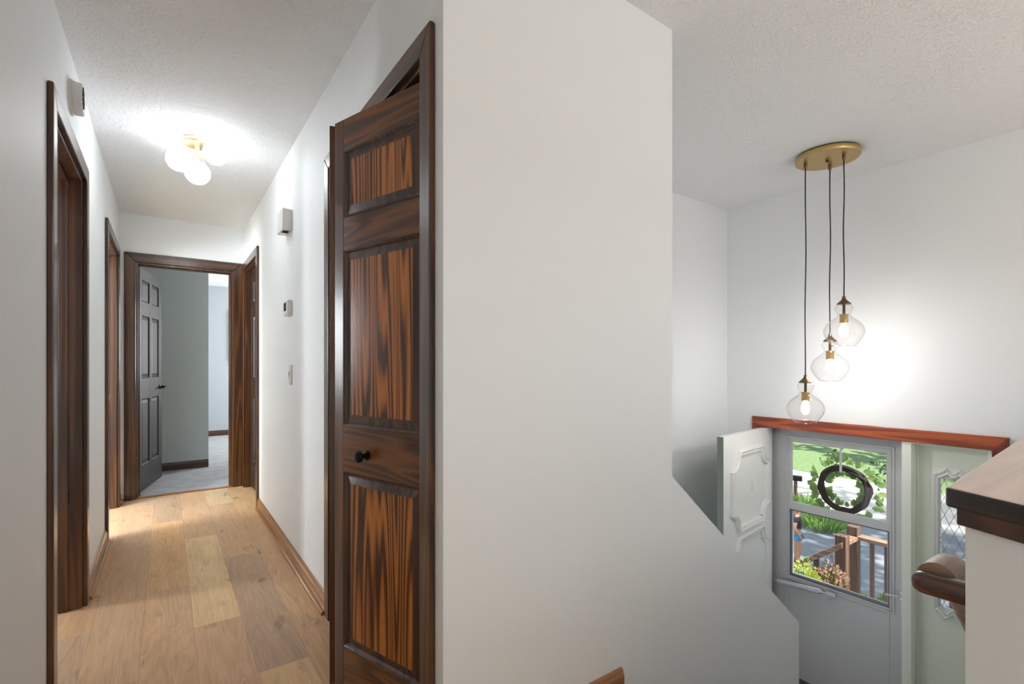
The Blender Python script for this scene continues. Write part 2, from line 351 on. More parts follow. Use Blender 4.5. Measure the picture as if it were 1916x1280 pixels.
# floors
b = mb(M['floor']).box(XL - .12, XR + .12, -4.5, YE + .05, -.25, 0); b.box(XR + .12, 1.285, -4.5, YB, -.25, 0); b.box(1.285, XF, -4.5, .07, -.25, 0); struct(b.build('floor'))
b = mb(M['carpet_st']).box(2.6, XF + .1, .25, YL, ZF - .2, ZF); struct(b.build('floor_foyer'))
b = mb(M['carpet']).box(XL - .12, 3, YE + .05, 9.7, -.2, 0); struct(b.build('floor_bedroom'))
b = mb(M['tile']).box(-2.6, XL - .12, 1.6, 5.5, -.2, 0); struct(b.build('floor_bath'))
b = mb(M['carpet_st']).box(1.3, 2.0, YB + .11, YL, -2.9, -2.72); struct(b.build('floor_lower'))
# stair flights
b = mb(M['carpet_st'])
for i in range(6):
    x = 1.285 + i * .219; b.box(x, x + .219, .3, YB, ZF - .1, -(i + 1) * .1943)
struct(b.build('stairs_upper'))
b = mb(M['carpet_st'])
for i in range(6):
    x = 2.6 - i * .21; b.box(x - .21, x, YB + .11, YL, -2.8, ZF - (i + 1) * .194)
struct(b.build('stairs_lower'))
# closet shell, bath shell, bedroom shell
b = mb(M['paint']).box(1.3, 1.4, YB + .11, YE, -.25, H); b.box(XR + .12, 1.3, 2.36, 2.46, 0, H); struct(b.build('wall_closet'))
b = mb(M['floor']).box(XR + .12, 1.3, YB + .11, 2.36, -.2, 0); struct(b.build('floor_closet'))
b = mb(M['paint']).box(-2.6, -2.5, 1.6, 5.5, 0, H); b.box(-2.5, XL - .12, 1.5, 1.6, 0, H); b.box(-2.5, XL - .12, 3.45, 3.55, 0, H); b.box(-2.5, XL - .12, 5.45, 5.55, 0, H); struct(b.build('wall_bath'))
b = mb(M['paint_green']).box(-1.2, .39, 6.48, 9.7, 0, H); struct(b.build('wall_bedroom_near'))
b = mb(M['paint_blue']).box(.39, 3.0, 9.25, 9.4, 0, H); b.box(2.9, 3.0, 5.38, 9.25, 0, H); b.box(-.50, -.40, 5.38, 6.48, 0, H); b.box(1.4, 2.9, 5.26, 5.38, 0, H); struct(b.build('wall_bedroom_far'))

for ux, uy, lab in ((2.3, -1.9, 'black standing fill lamp added out of view in the living room beside the half wall'),):
    t = thing('added_uplighter', lab, 'floor lamp', (ux, uy, 0))  # unseen stand and bowl, added to carry the fill light
    mb(M['black']).lathe([(.14, 0), (.14, .012), (.02, .025), (.012, .04), (.012, 1.64), (.0, 1.64)], n=28).build('stand', parent=t, smooth=True)
    mb(M['black']).lathe([(.012, 1.62), (.06, 1.64), (.14, 1.70), (.19, 1.77), (.185, 1.77), (.13, 1.71), (.05, 1.66), (0, 1.65)], n=36).build('bowl', parent=t, smooth=True)
# baseboards
def base_profile_y(b, x, s, y0, y1):
    """board against plane x, projecting s (+1 / -1)"""
    P = [(0, 0), (.014, 0), (.014, .062), (.010, .070), (.008, .080), (0, .086)]
    b.prism([(x + s * p, q) for p, q in P], y0, y1)
    Q = [(.014, 0), (.030, 0), (.029, .010), (.024, .017), (.014, .020)]
    b.prism([(x + s * p, q) for p, q in Q], y0, y1)
def base_profile_x(b, y, s, x0, x1):
    P = [(0, 0), (.014, 0), (.014, .062), (.010, .070), (.008, .080), (0, .086)]
    b.prism([(y + s * p, q) for p, q in P], x0, x1, 'X')
b = mb(M['oak']); base_profile_y(b, XL, 1, A1 + .063, B0 - .064); struct(b.build('baseboard_left'))
b = mb(M['oak']); base_profile_y(b, XL, 1, B1 + .064, YE); struct(b.build('baseboard_left_far'))
b = mb(M['oak']); base_profile_y(b, XR, -1, C1 + .066, D0 - .067); struct(b.build('baseboard_right'))
b = mb(M['oak_x']); base_profile_x(b, YB, -1, XR, 1.305); struct(b.build('baseboard_stair'))
b = mb(M['casing_h']); base_profile_x(b, 6.48, -1, -.4, .39); struct(b.build('baseboard_bedroom_near'))
b = mb(M['casing_h']); base_profile_x(b, 9.25, -1, .39, 2.9); struct(b.build('baseboard_bedroom_far'))
b = mb(M['oak']); base_profile_y(b, XL, 1, 0.0, A0 - .064); struct(b.build('baseboard_left_near'))
b = mb(M['oak_x']).prism([(YE - .012, 0), (YE + .055, 0), (YE + .045, .008), (YE, .008)], E0, E1, 'X'); struct(b.build('trim_1'))
b = mb(M['paint']); base_profile_x(b, YL, -1, 2.7, XF); struct(b.build('baseboard_foyer', loc=(0, 0, ZF)))

# ------------------------------------------------------------------ door frames: local x along the opening, +y out of the wall towards the viewer side, z up
def door_frame(name, loc, rz, wd, ht, depth, cw=.064, ct=.018, clipr=None):
    e = sempty(name, loc, rz)
    b = mb(M['casing']); b.prism([(-cw, 0), (.004, 0), (.004, ht - .004), (-cw, ht + cw)], 0, ct); b.build('casing', parent=e, bevel=.004)
    cr = clipr or cw
    b = mb(M['casing']); b.prism([(wd - .004, 0), (wd + cr, 0), (wd + cr, ht + cw), (wd - .004, ht - .004)], 0, ct); b.build('casing', parent=e, bevel=.004)
    b = mb(M['casing_h']); b.prism([(-cw, ht + cw), (.004, ht - .004), (wd - .004, ht - .004), (wd + cr, ht + cw)], 0, ct); b.build('casing_head', parent=e, bevel=.004)
    j = .019
    b = mb(M['casing']).box(-.0, j, -depth, .0, 0, ht); b.box(wd - j, wd, -depth, 0, 0, ht); b.box(j, wd - j, -depth, 0, ht - j, ht); b.build('jamb', parent=e, bevel=.002)
    b = mb(M['casing']).box(j, j + .011, -depth * .68, -depth * .4, 0, ht - j); b.box(wd - j - .011, wd - j, -depth * .68, -depth * .4, 0, ht - j); b.box(j, wd - j, -depth * .68, -depth * .4, ht - j - .011, ht - j); b.build('door_stop', parent=e, bevel=.002)
    return e
# left wall faces +X : local x -> world -Y? use rz=-90: x->( 0,-1), y->(1,0)
door_frame('door_1', (XL, A1, 0), R(-90), A1 - A0, 2.03, .12)
door_frame('door_2', (XL, B1, 0), R(-90), B1 - B0, 2.04, .12)
# right wall faces -X : rz=90: x->(0,1), y->(-1,0)
door_frame('door_3', (XR, C0, 0), R(90), C1 - C0, 2.03, .12)
door_frame('door_4', (XR, D0, 0), R(90), D1 - D0, 2.04, .12)
# end wall faces -Y : rz=180: x->(-1,0), y->(0,-1)
door_frame('door_5', (E1, YE, 0), R(180), E1 - E0, 2.035, .12, .075)

# ------------------------------------------------------------------ panelled doors
def raised(b, x0, x1, z0, z1, y, s, dy=(0, .004, .011, .011, .004), ins=(0, .005, .010, .015, .038)):
    """nested rectangles on the face y; s=+1 depth goes +y"""
    loops = []
    for i, d in zip(ins, dy):
        loops.append([b.bm.verts.new((px, y + s * d, pz)) for px, pz in ((x0 + i, z0 + i), (x1 - i, z0 + i), (x1 - i, z1 - i), (x0 + i, z1 - i))])
    for p, q in zip(loops, loops[1:]):
        for k in range(4):
            f = b.face([p[k], p[(k + 1) % 4], q[(k + 1) % 4], q[k]])
            if b.bevel_i is not None: f.material_index = b.bevel_i
    b.face(loops[-1])
def leaf_mesh(name, parent, wd, ht, th, cols, rows, mst, mrl, mpn, z0=0.008, ins=(0, .005, .010, .015, .038)):
    """cols: (x0,x1) panel spans; rows: (z0,z1) panel spans. Leaf mesh plus panel children."""
    b = MB(); b.mat(mst)
    xs = [0] + [v for c in cols for v in c] + [wd]
    for i in range(0, len(xs), 2): b.box(xs[i], xs[i + 1], 0, th, z0, ht)
    b.mat(mrl); zs = [z0] + [v for r_ in rows for v in r_] + [ht]
    for c in cols:
        for i in range(0, len(zs), 2): b.box(c[0], c[1], .0004, th - .0004, zs[i], zs[i + 1])
    o = b.build(name, parent=parent, bevel=.0015)
    for c in cols:
        for r_ in rows:
            p = MB()
            if mpn is M['flame']: p.mat(M['bevel']); p.bevel_i = 0
            p.mat(mpn); raised(p, c[0], c[1], r_[0], r_[1], 0, 1, ins=ins); raised(p, c[0], c[1], r_[0], r_[1], th, -1, ins=ins)
            p.build('panel', parent=o, recalc=False)
    return o
def aim(o, p, q):
    d = Vector(q) - Vector(p); o.location = (p[0], p[1], 0); o.rotation_euler.z = math.atan2(d.y, d.x)
# bifold closet door
t = thing('bifold_closet_door', 'half folded stained pine closet door with glowing orange grained panels', 'closet door')
rows = [(.17, .775), (.938, 1.545), (1.657, 1.892)]
P0, P1, P2 = (.668, 1.312, 0), (.514, 1.773, 0), (.668, 2.225, 0)
ln = (Vector(P1) - Vector(P0)).length
o = leaf_mesh('door_leaf', t, ln, 2.0, .03, [(.052, ln - .050)], rows, M['stile'], M['rail'], M['flame'])
d = Vector(P1) - Vector(P0); o.location = P0; o.rotation_euler.z = math.atan2(d.y, d.x)
# the visible face must look towards -X : local +y is (-dy.. ) so the leaf lies on its +y side
ln2 = (Vector(P2) - Vector(P1)).length
q = Vector(P1) + Vector((-.012, .004, 0)); dd2 = Vector(P2) - q
o2 = leaf_mesh('door_leaf', t, ln2, 2.0, .03, [(.050, ln2 - .052)], rows, M['stile'], M['rail'], M['flame'])
o2.location = q; o2.rotation_euler.z = math.atan2(dd2.y, dd2.x)
kb = mb(M['black']).lathe([(.017, 0), (.017, .003), (.009, .006), (.007, .018), (.012, .024), (.019, .030), (.020, .036), (.016, .041), (.008, .043), (0, .0435)], n=24)
k = kb.build('knob', parent=o, smooth=True); k.location = (.305, .03, .847); k.rotation_euler = (R(-90), 0, 0)
b = mb(M['casing_h']).box(0.03, .94, -.012, .016, 2.0, 2.011); b.build('track', parent=t, bevel=.002, loc=(.668, 1.28, 0), rz=R(90))

# bedroom door, six dark panels
t = thing('bedroom_door', 'dark six-panel door swung open into the dim grey bedroom', 'door', (-.205, 5.40, 0), math.atan2(.76, .174))
W = .755
cols = [(.115, .345), (.415, .645)]; rows6 = [(.24, .84), (1.03, 1.60), (1.73, 1.925)]
lf = leaf_mesh('door_leaf', t, W, 2.025, .035, cols, rows6, M['darkdoor'], M['darkdoor'], M['darkdoor'])
lf.location = (0, -.0, 0)
b = mb(M['casing']).box(-.0015, 0, .0, .035, .01, 2.02); b.build('hinge_edge', parent=t)
for z in (.36, 1.09, 1.83):
    hb = mb(M['black']).box(-.006, -.002, .002, .03, z - .045, z + .045); hb.tube([(-.008, -.004, z - .047), (-.008, -.004, z + .047)], .007); hb.build('hinge', parent=t)
hb = mb(M['black']).lathe([(.027, 0), (.027, .006), (.012, .010), (.010, .045), (0, .046)], n=20)
k = hb.build('handle_rose', parent=t, smooth=True); k.location = (W - .065, 0, .93); k.rotation_euler = (R(90), 0, 0)
hb = mb(M['black']).tube([(0, -.045, 0), (-.02, -.05, .004), (-.06, -.05, -.004), (-.1, -.05, -.012)], [.009, .009, .007, .006]); k = hb.build('handle', parent=t, smooth=True, loc=(W - .065, 0, .93))
hb = mb(M['black']).lathe([(.027, 0), (.027, .006), (.012, .010), (.010, .045), (.026, .05), (.028, .06), (0, .068)], n=20)
k = hb.build('handle_rose', parent=t, smooth=True); k.location = (W - .065, .035, .93); k.rotation_euler = (R(-90), 0, 0)

# closed recessed doors: far left and far right
t = thing('hall_door', 'very dark recessed door at the right of the hall beside the bedroom doorway', 'door', (XR + .085, D0 + .02, 0), R(90))
Wd = D1 - D0 - .04
leaf_mesh('door_leaf', t, Wd, 2.015, .035, [(.11, Wd / 2 - .04), (Wd / 2 + .04, Wd - .11)], rows6, M['darkdoor'], M['darkdoor'], M['darkdoor'])
kb = mb(M['bronze']).lathe([(.028, 0), (.028, .005), (.011, .01), (.011, .03), (.026, .04), (.028, .055), (0, .068)], n=20); k = kb.build('knob', parent=t, smooth=True); k.location = (.06, .035, .93); k.rotation_euler = (R(-90), 0, 0)
# black strike plate on the near left jamb
b = mb(M['black']).box(-.07, -.045, -.001, .001, .50, .565); o = b.build('strike_plate', loc=(XL, A1 - .0195, 0)); tag(o, 'small black strike plate on the jamb of the nearest left doorway', 'strike plate')
b = mb(M['pale_brass']).box(-.075, -.045, -.001, .001, .86, .92); o = b.build('strike_plate', loc=(XL, B1 - .0195, 0)); tag(o, 'small pale metal strike plate on the jamb of the farther left doorway', 'strike plate')

# ------------------------------------------------------------------ wall fittings
t = thing('smoke_detector', 'round white smoke alarm with dark grille slots high on the left wall', 'smoke detector', (XL, 2.70, 2.256))
def disc_x(b, prof): # lathe about +X
    b.lathe(prof, n=40)
b = mb(M['white_plastic']); b.lathe([(.071, 0), (.071, .009), (.067, .010)], n=40); o = b.build('base_plate', parent=t, smooth=True); o.rotation_euler = (0, R(90), 0)
b = mb(M['white_plastic']); b.lathe([(.064, .010), (.066, .013), (.065, .037), (.060, .0425), (.0, .045)], n=40); o = b.build('cover', parent=t, smooth=True); o.rotation_euler = (0, R(90), 0)
b = mb(M['blackhole'])
for i in range(6):
    a = R(-58 + i * 19)
    for rr in (.026, .038, .050): b.box(.0440 if rr < .03 else .0434 if rr < .045 else .0428, .0462, -math.cos(a) * rr - .0048, -math.cos(a) * rr + .0048, math.sin(a) * rr - .0055, math.sin(a) * rr + .0055)
b.build('grille', parent=t)
t = thing('door_chime', 'white boxy door chime with two dark slots underneath, high on the right hall wall', 'door chime', (XR, 3.17, 2.005))
b = mb(M['white_plastic']).prism([(-.055, -.063), (0, -.060), (0, .060), (-.052, .063)], -.083, .083); b.build('housing', parent=t, bevel=.003)
b = mb(M['blackhole']).box(-.038, -.028, -.045, .045, -.064, -.0615); b.box(-.022, -.012, -.045, .045, -.064, -.0612)
b2 = mb(M['blackhole']).box(-.045, -.012, -.050, -.035, -.0655, -.0615); b2.box(-.045, -.012, -.020, -.005, -.0655, -.0615); b.bm.free(); b2.build('slot', parent=t)
t = thing('thermostat', 'small white thermostat with dark display on the right hall wall', 'thermostat', (XR, 3.145, 1.487))
b = mb(M['white_plastic']).prism([(-.027, -.040), (-.020, -.045), (0, -.045), (0, .045), (-.022, .045), (-.027, .042)], -.058, .058); b.build('body', parent=t, bevel=.003)
b = mb(M['blackhole']).box(-.0285, -.0268, -.02, .045, -.016, .032); b.build('display', parent=t)
b = mb(M['white_plastic']).box(-.030, -.0268, -.04, .04, -.036, -.028); b.build('slider', parent=t, bevel=.001)
t = thing('light_switch', 'white wall switch plate below the thermostat on the right hall wall', 'light switch', (XR, 3.12, 1.09))
b = mb(M['white_plastic']).box(-.009, 0, -.036, .036, -.058, .058); b.build('plate', parent=t, bevel=.002)
b = mb(M['white_plastic']).box(-.0125, -.005, -.016, .016, -.033, .033); b.box(-.017, -.012, .0, .004, -.014, .014); b.build('rocker', parent=t, bevel=.001)
b = mb(M['blackhole']).box(-.0135, -.0122, -.006, -.001, -.002, .016); b.box(-.0135, -.0122, -.006, -.001, -.026, -.021); b.build('slot', parent=t)

# ------------------------------------------------------------------ hall ceiling light
t = thing('globe_ceiling_light', 'brass flush ceiling light with three glowing white globes in the hall', 'ceiling light', (.145, 3.33, H))
b = mb(M['pale_brass']).lathe([(.073, 0), (.075, -.004), (.075, -.024), (.073, -.027), (0, -.028)], n=40); b.build('canopy', parent=t, smooth=True)
b = mb(M['pale_brass']).tube([(0, 0, -.027), (0, 0, -.10)], .012, 16); b.sphere((0, 0, -.10), .017); b.build('stem', parent=t, smooth=True)
hub = Vector((0, 0, -.10))
for g in ((.0595, 3.36, 2.319), (.144, 3.27, 2.235), (.231, 3.25, 2.36)):
    p = Vector(g) - Vector((.145, 3.33, H)); dv = (p - hub).normalized()
    b = mb(M['pale_brass']).tube([hub, p - dv * .065], .0065, 12); b.tube([p - dv * .082, p - dv * .056], .016, 16); b.build('arm', parent=t, smooth=True)
    b = mb(M['globe']).sphere(p, .064, 32, 20); b.build('globe', parent=t, smooth='all')

# ------------------------------------------------------------------ pendant light
t = thing('pendant_light', 'three-cord glass pendant with round brass ceiling plate hanging in the foyer', 'pendant light', (3.30, 1.305, H))
b = mb(M['black']).lathe([(.168, 0), (.168, -.006)], n=56); b.build('mounting_ring', parent=t, smooth=True)
b = mb(M['brass']).lathe([(.170, -.006), (.171, -.010), (.171, -.032), (.169, -.035), (0, -.0355)], n=56); b.build('canopy', parent=t, smooth=True)
b = mb(M['bronze']).lathe([(.009, -.035), (.009, -.047), (.006, -.05), (0, -.051)], n=16); b.build('thumb_screw', parent=t, smooth=True)
GP = [(.0335, 0), (.040, -.004), (.047, -.018), (.046, -.028), (.038, -.042), (.033, -.053), (.034, -.064), (.046, -.078), (.07, -.096), (.092, -.120), (.104, -.148), (.105, -.168), (.098, -.190), (.084, -.214), (.068, -.236), (.058, -.248)]
for (px, py, zt) in ((3.252, 1.409, 1.075), (3.404, 1.331, 1.333), (3.299, 1.215, 1.547)):
    q = Vector((px, py, 0)) - Vector((3.30, 1.305, 0)); zz = zt - H
    b = mb(M['bronze']).lathe([(.009, -.035), (.010, -.055), (.006, -.066)], c=(q.x, q.y, 0), n=16); b.build('cord_grip', parent=t, smooth=True)
    L_ = -.06 - zz; pts = []
    for i in range(15):
        f = i / 14; a = math.sin(f * 9 + px * 40) * .0022 * math.sin(PI * f); pts.append((q.x + a, q.y - a, -.06 - L_ * f))
    b = mb(M['cord']).tube(pts, .0036, 8); b.build('cord', parent=t, smooth='all')
    b = mb(M['bronze']).lathe([(.006, .012), (.009, .010), (.010, -.002), (.014, -.010), (.030, -.026), (.037, -.032), (.038, -.037), (.010, -.039), (.0075, -.042), (.0075, -.096), (0, -.097)], c=(q.x, q.y, zz), n=28); b.build('cap', parent=t, smooth=True)
    b = mb(M['brass']).lathe([(.010, -.094), (.024, -.096), (.025, -.100), (.0225, -.104), (.0225, -.146), (.024, -.150), (.0, -.150)], c=(q.x, q.y, zz), n=28); b.build('socket', parent=t, smooth=True)
    b = mb(M['shade_glass']).lathe([(r_, z_ - .039) for r_, z_ in GP], c=(q.x, q.y, zz), n=48, cap=False)
    s = b.build('glass_shade', parent=t, smooth='all', recalc=True); sd_ = s.modifiers.new('th', 'SOLIDIFY'); sd_.thickness = .0025
    b = mb(M['bulb']).lathe([(.011, -.150), (.013, -.160), (.020, -.178), (.0235, -.200), (.020, -.220), (.010, -.233), (0, -.236)], c=(q.x, q.y, zz), n=24); b.build('bulb', parent=t, smooth='all')

# ------------------------------------------------------------------ half wall, cap and handrail
HA = Vector((.980, .200)); dE = Vector((-.4218, -.9064)); dL = Vector((.999, .0429)).normalized()
def hw(p, e=0, l=0): return p + dE * e + dL * l
def foot(out_end, out_side, wdt, length):
    # corner, along the wall, back, near end
    c0 = HA - dL * out_end - dE * out_side; c1 = HA + dL * length - dE * out_side
    c2 = HA + dL * length + dE * (wdt + out_side); c3 = HA - dL * out_end + dE * (wdt + out_side)
    return [(c0.x, c0.y), (c1.x, c1.y), (c2.x, c2.y), (c3.x, c3.y)]
ft = foot(0, 0, .135, 2.838)
ft[1] = (XF, .322); ft[2] = (XF, .19)
b = mb(M['paint']).prism(ft, -2.0, .905, 'Z'); struct(b.build('wall_half'))
e = sempty('trim_2')
f2 = foot(.012, .010, .135, 2.83); f2[1] = (XF, .334); f2[2] = (XF, .18)
b = mb(M['cap_mould']).prism(f2, .905, .932, 'Z'); b.build('cap_moulding', parent=e, bevel=.002)
f3 = foot(.030, .022, .135, 2.83); f3[1] = (XF, .348); f3[2] = (XF, .165)
b = mb(M['cap_edge']).prism(f3, .932, .962, 'Z')
b.bm.faces.ensure_lookup_table()
o = b.build('cap_board', parent=e, bevel=.004); o.data.materials.append(M['cap_top_sheen'])
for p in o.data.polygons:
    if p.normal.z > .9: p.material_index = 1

t = thing('stair_handrail', 'round walnut handrail end returning to the half wall above the stairs', 'handrail', (1.14, .30, .74))
def stad(w_, h_, n=14):   # stadium section (a across, b up)
    pts = []
    for i in range(n): 
        a = 2 * PI * i / n; x = math.cos(a); z = math.sin(a); k = .62
        pts.append((w_ / 2 * math.copysign(abs(x) ** k, x), h_ / 2 * math.copysign(abs(z) ** k, z)))
    return pts
S = [(.029 * math.cos(2 * PI * i / 24), .029 * math.sin(2 * PI * i / 24)) for i in range(24)]
path = [(.0, -.028, .017), (.05, -.028, .017), (.075, -.028, .016), (.095, -.028, .010), (.115, -.028, -.003), (.145, -.028, -.027), (1.3, -.028, -.027 - 1.155 * .856)]
rings = []
for i, p in enumerate(path):
    a = Vector(path[max(i - 1, 0)]); c = Vector(path[min(i + 1, len(path) - 1)]); dr = (c - a).normalized(); up = Vector((-dr.z, 0, dr.x))
    rings.append([Vector(p) + Vector((0, s_[0], 0)) + up * s_[1] for s_ in S])
b = mb(M['handrail_wear_sheen']).loft(rings); b.build('rail', parent=t, smooth=True)
S2 = stad(.036, .038, 24)
b = mb(M['handrail']); rr = []
for y, sc_ in ((.002, .35), (.0, .62), (-.005, .85), (-.013, .97), (-.022, 1), (-.092, 1)): rr.append([Vector((-.018 + s_[0] * sc_, y, .012 + s_[1] * sc_)) for s_ in S2])
b.loft(rr); b.build('return_piece', parent=t, smooth=True)
for x in (.45, 1.1):
    z = -.03 - (x - .145) * .856
    b = mb(M['black']).tube([(x, 0, z - .03), (x, -.02, z - .05), (x, -.06, z - .06)], .006); b.build('bracket', parent=t, smooth=True)

# ------------------------------------------------------------------ entry
e = sempty('door_6')
b = mb(M['redwood']).prism([(.594, .744), (.665, .664), (1.985, .664), (2.045, .744)], XF - .02, XF, 'X'); b.build('casing_head', parent=e, bevel=.003)
b = mb(M['redleg']).prism([(.594, ZF), (.665, ZF), (.665, .664), (.594, .744)], XF - .02, XF, 'X'); b.build('casing', parent=e, bevel=.003)
b = mb(M['redwood']).prism([(1.985, ZF), (2.045, ZF), (2.045, .744), (1.985, .664)], XF - .02, XF, 'X'); b.build('casing', parent=e, bevel=.003)
b = mb(M['pale_green']).box(XF - .004, XF + .16, .665, .682, ZF, .655); b.box(XF - .004, XF + .16, .665, 1.034, .655, .67)
b.box(XF - .002, XF + .17, 1.034, 1.083, ZF, .67); b.box(XF + .0, XF + .16, 1.99, 1.998, ZF, .67); b.build('jamb', parent=e, bevel=.002)
b = mb(M['alu_dark']).box(XF, XF + .17, 1.083, 1.99, .662, .67); b.build('head_jamb', parent=e)
b = mb(M['alu_dark']).box(XF - .01, XF + .2, .665, 1.99, ZF - .02, ZF + .02); b.build('threshold', parent=e, bevel=.003)
# sidelight panel with carved frame
XS = 3.93
e = sempty('window_1')
gy0, gy1, gz0, gz1 = .789, .922, -.365, .448
b = mb(M['pale_green']); wall_pieces(b, 'Y', XS, XS + .04, .682, 1.034, ZF, .655, [(gy0, gy1, gz0, gz1)]); b.build('sidelight_panel', parent=e)
b = mb(M['pale_green'])
for a0, a1, q0, q1 in ((1.022, 1.034, ZF, .655), (.682, .694, ZF, .655), (.694, 1.022, .643, .655)): b.box(XS - .014, XS, a0, a1, q0, q1)
b.build('panel_bead', parent=e, bevel=.003)
def outl(f, n=60):
    return f
def top_out(y, base, amp):   # y relative to centre .8555, in -0.0925..0.0925
    a = abs(y); pk = .033
    if a <= pk: return base + amp * (.35 + .65 * (a / pk) ** 1.6)
    return base + amp * (1 - ((a - pk) / (.0925 - pk)) ** .75)
CY = .8555
ys = [-.0925 + .185 * i / 40 for i in range(41)]
outer = [(CY + y, top_out(y, .470, .045)) for y in ys] + [(CY - y, -.402 + (.035 * (1 - min(1, abs(abs(-y) - .0) / .04)) if False else .022 * math.cos(abs(y) / .0925 * 2 * PI + .4))) for y in ys]
inner = [(CY + y * .72, top_out(y, .440, .03)) for y in ys] + [(CY - y * .72, -.366 + .016 * math.cos(abs(y) / .0925 * 2 * PI + .4)) for y in ys]
midl = [((a[0] * .45 + c[0] * .55), (a[1] * .45 + c[1] * .55)) for a, c in zip(outer, inner)]
q1_ = [((a[0] * .8 + c[0] * .2), (a[1] * .8 + c[1] * .2)) for a, c in zip(outer, inner)]
b = mb(M['ornament'])
loops = [[(XS, y, z) for y, z in outer], [(XS - .012, y, z) for y, z in outer], [(XS - .022, y, z) for y, z in q1_], [(XS - .012, y, z) for y, z in midl], [(XS - .020, y * .4 + i_[0] * .6, z * .4 + i_[1] * .6) for (y, z), i_ in zip(midl, inner)], [(XS - .010, y, z) for y, z in inner], [(XS + .02, y, z) for y, z in inner]]
b.loft(loops, cap=False); b.build('carved_frame', parent=e, smooth=True)
m, nt, N, L, P = new_mat('ripple_glass'); P.inputs['Transmission Weight'].default_value = 1; P.inputs['Roughness'].default_value = .12; P.inputs['IOR'].default_value = 1.12
M['ripple'] = m
b = mb(M['ripple']).box(XS + .012, XS + .016, gy0 - .02, gy1 + .02, gz0 - .03, gz1 + .03); b.build('pane', parent=e)
b = mb(M['lead']); dw, dh = .046, .108
y0_, y1_, z0_, z1_ = gy0 - .005, gy1 + .005, gz0 - .02, gz1 + .015
k0 = -14
for k in range(-14, 15):
    for sgn in (1, -1):
        # line: (y-CY)/dw*sgn + (z)/dh = k
        pts = []
        for yy in (y0_, y1_):
            zz = (k - sgn * (yy - CY) / dw) * dh
            pts.append((yy, zz))
        (ya, za), (yb_, zb) = pts
        # clip to z range
        def clip(p, q_):
            y_, z_ = p
            if z_ < z0_: y_ = p[0] + (z0_ - p[1]) / (q_[1] - p[1]) * (q_[0] - p[0]); z_ = z0_
            elif z_ > z1_: y_ = p[0] + (z1_ - p[1]) / (q_[1] - p[1]) * (q_[0] - p[0]); z_ = z1_
            return y_, z_
        if max(za, zb) <= z0_ or min(za, zb) >= z1_: continue
        a_, c_ = clip((ya, za), (yb_, zb)), clip((yb_, zb), (ya, za))
        b.tube([(XS + .010, a_[0], a_[1]), (XS + .010, c_[0], c_[1])], .0016, 6)
b.build('leading', parent=e)

# open entry door (hinged at left jamb, swung in)
P, Q = Vector((3.905, 1.938, 0)), Vector((3.08, 1.846, 0)); dv = Q - P
t = thing('entry_door', 'open white front door with scalloped mouldings and sage green edge', 'front door', (P.x, P.y, 0), math.atan2(dv.y, dv.x))
W = dv.length + .015
# local x from hinge to free edge; camera side is local +y (direction rotated) -> slab on -y side
b = MB(); b.mat(M['entry_white']); b.box(0, W, -.044, 0, ZF + .012, .66)
o = b.build('slab', parent=t); o.data.materials.append(M['edge_green'])
for p in o.data.polygons:
    if p.normal.x > .9 or p.normal.y < -.9: p.material_index = 1
def scallop(u0, u1, v0, v1, cu, cv, n=8):
    pts = []
    def arc(cx, cz, a0, a1):
        for i in range(n + 1):
            a = a0 + (a1 - a0) * i / n; pts.append((cx + cu * math.cos(a), cz + cv * math.sin(a)))
    arc(u0, v0, PI / 2, 0); arc(u1, v0, PI, PI / 2); arc(u1, v1, -PI / 2, -PI); arc(u0, v1, 0, -PI / 2)
    return pts
def sweep2d(b, pts, prof):
    """closed path in xz, prof: (offset, y)"""
    n = len(pts); nr = []
    for i in range(n):
        a = Vector(pts[i - 1]); c = Vector(pts[(i + 1) % n]); d_ = (c - a).normalized(); nr.append(Vector((d_.y, -d_.x)))
    rings = [[(pts[i][0] + nr[i].x * of, y, pts[i][1] + nr[i].y * of) for of, y in prof] for i in range(n)]
    V = [[b.bm.verts.new(p) for p in r_] for r_ in rings]; m_ = len(prof)
    for i in range(n):
        for k_ in range(m_ - 1): b.face([V[i][k_], V[(i + 1) % n][k_], V[(i + 1) % n][k_ + 1], V[i][k_ + 1]])
prof = [(.024, 0), (.023, .020), (.014, .027), (.008, .012), (-.003, .010), (-.007, .021), (-.016, .019), (-.020, 0)]
prof2 = prof
for (v0, v1) in ((-.01, .52), (-1.18, -.085)):
    b = mb(M['entry_white']); sweep2d(b, scallop(.12, .72, v0, v1, .10, .115), prof2); b.build('moulding', parent=t)
b = mb(M['brass']).lathe([(.03, 0), (.03, .006), (.012, .01), (.012, .03), (.028, .045), (.026, .06), (0, .066)], n=24); k = b.build('knob', parent=t, smooth=True); k.location = (W - .06, 0, -.45); k.rotation_euler = (R(-90), 0, 0)
b = mb(M['white_plastic']).box(.375, .390, 0, .0025, .215, .285); b.build('door_glint', parent=t)  # window reflection on the door face, drawn as a thin white strip

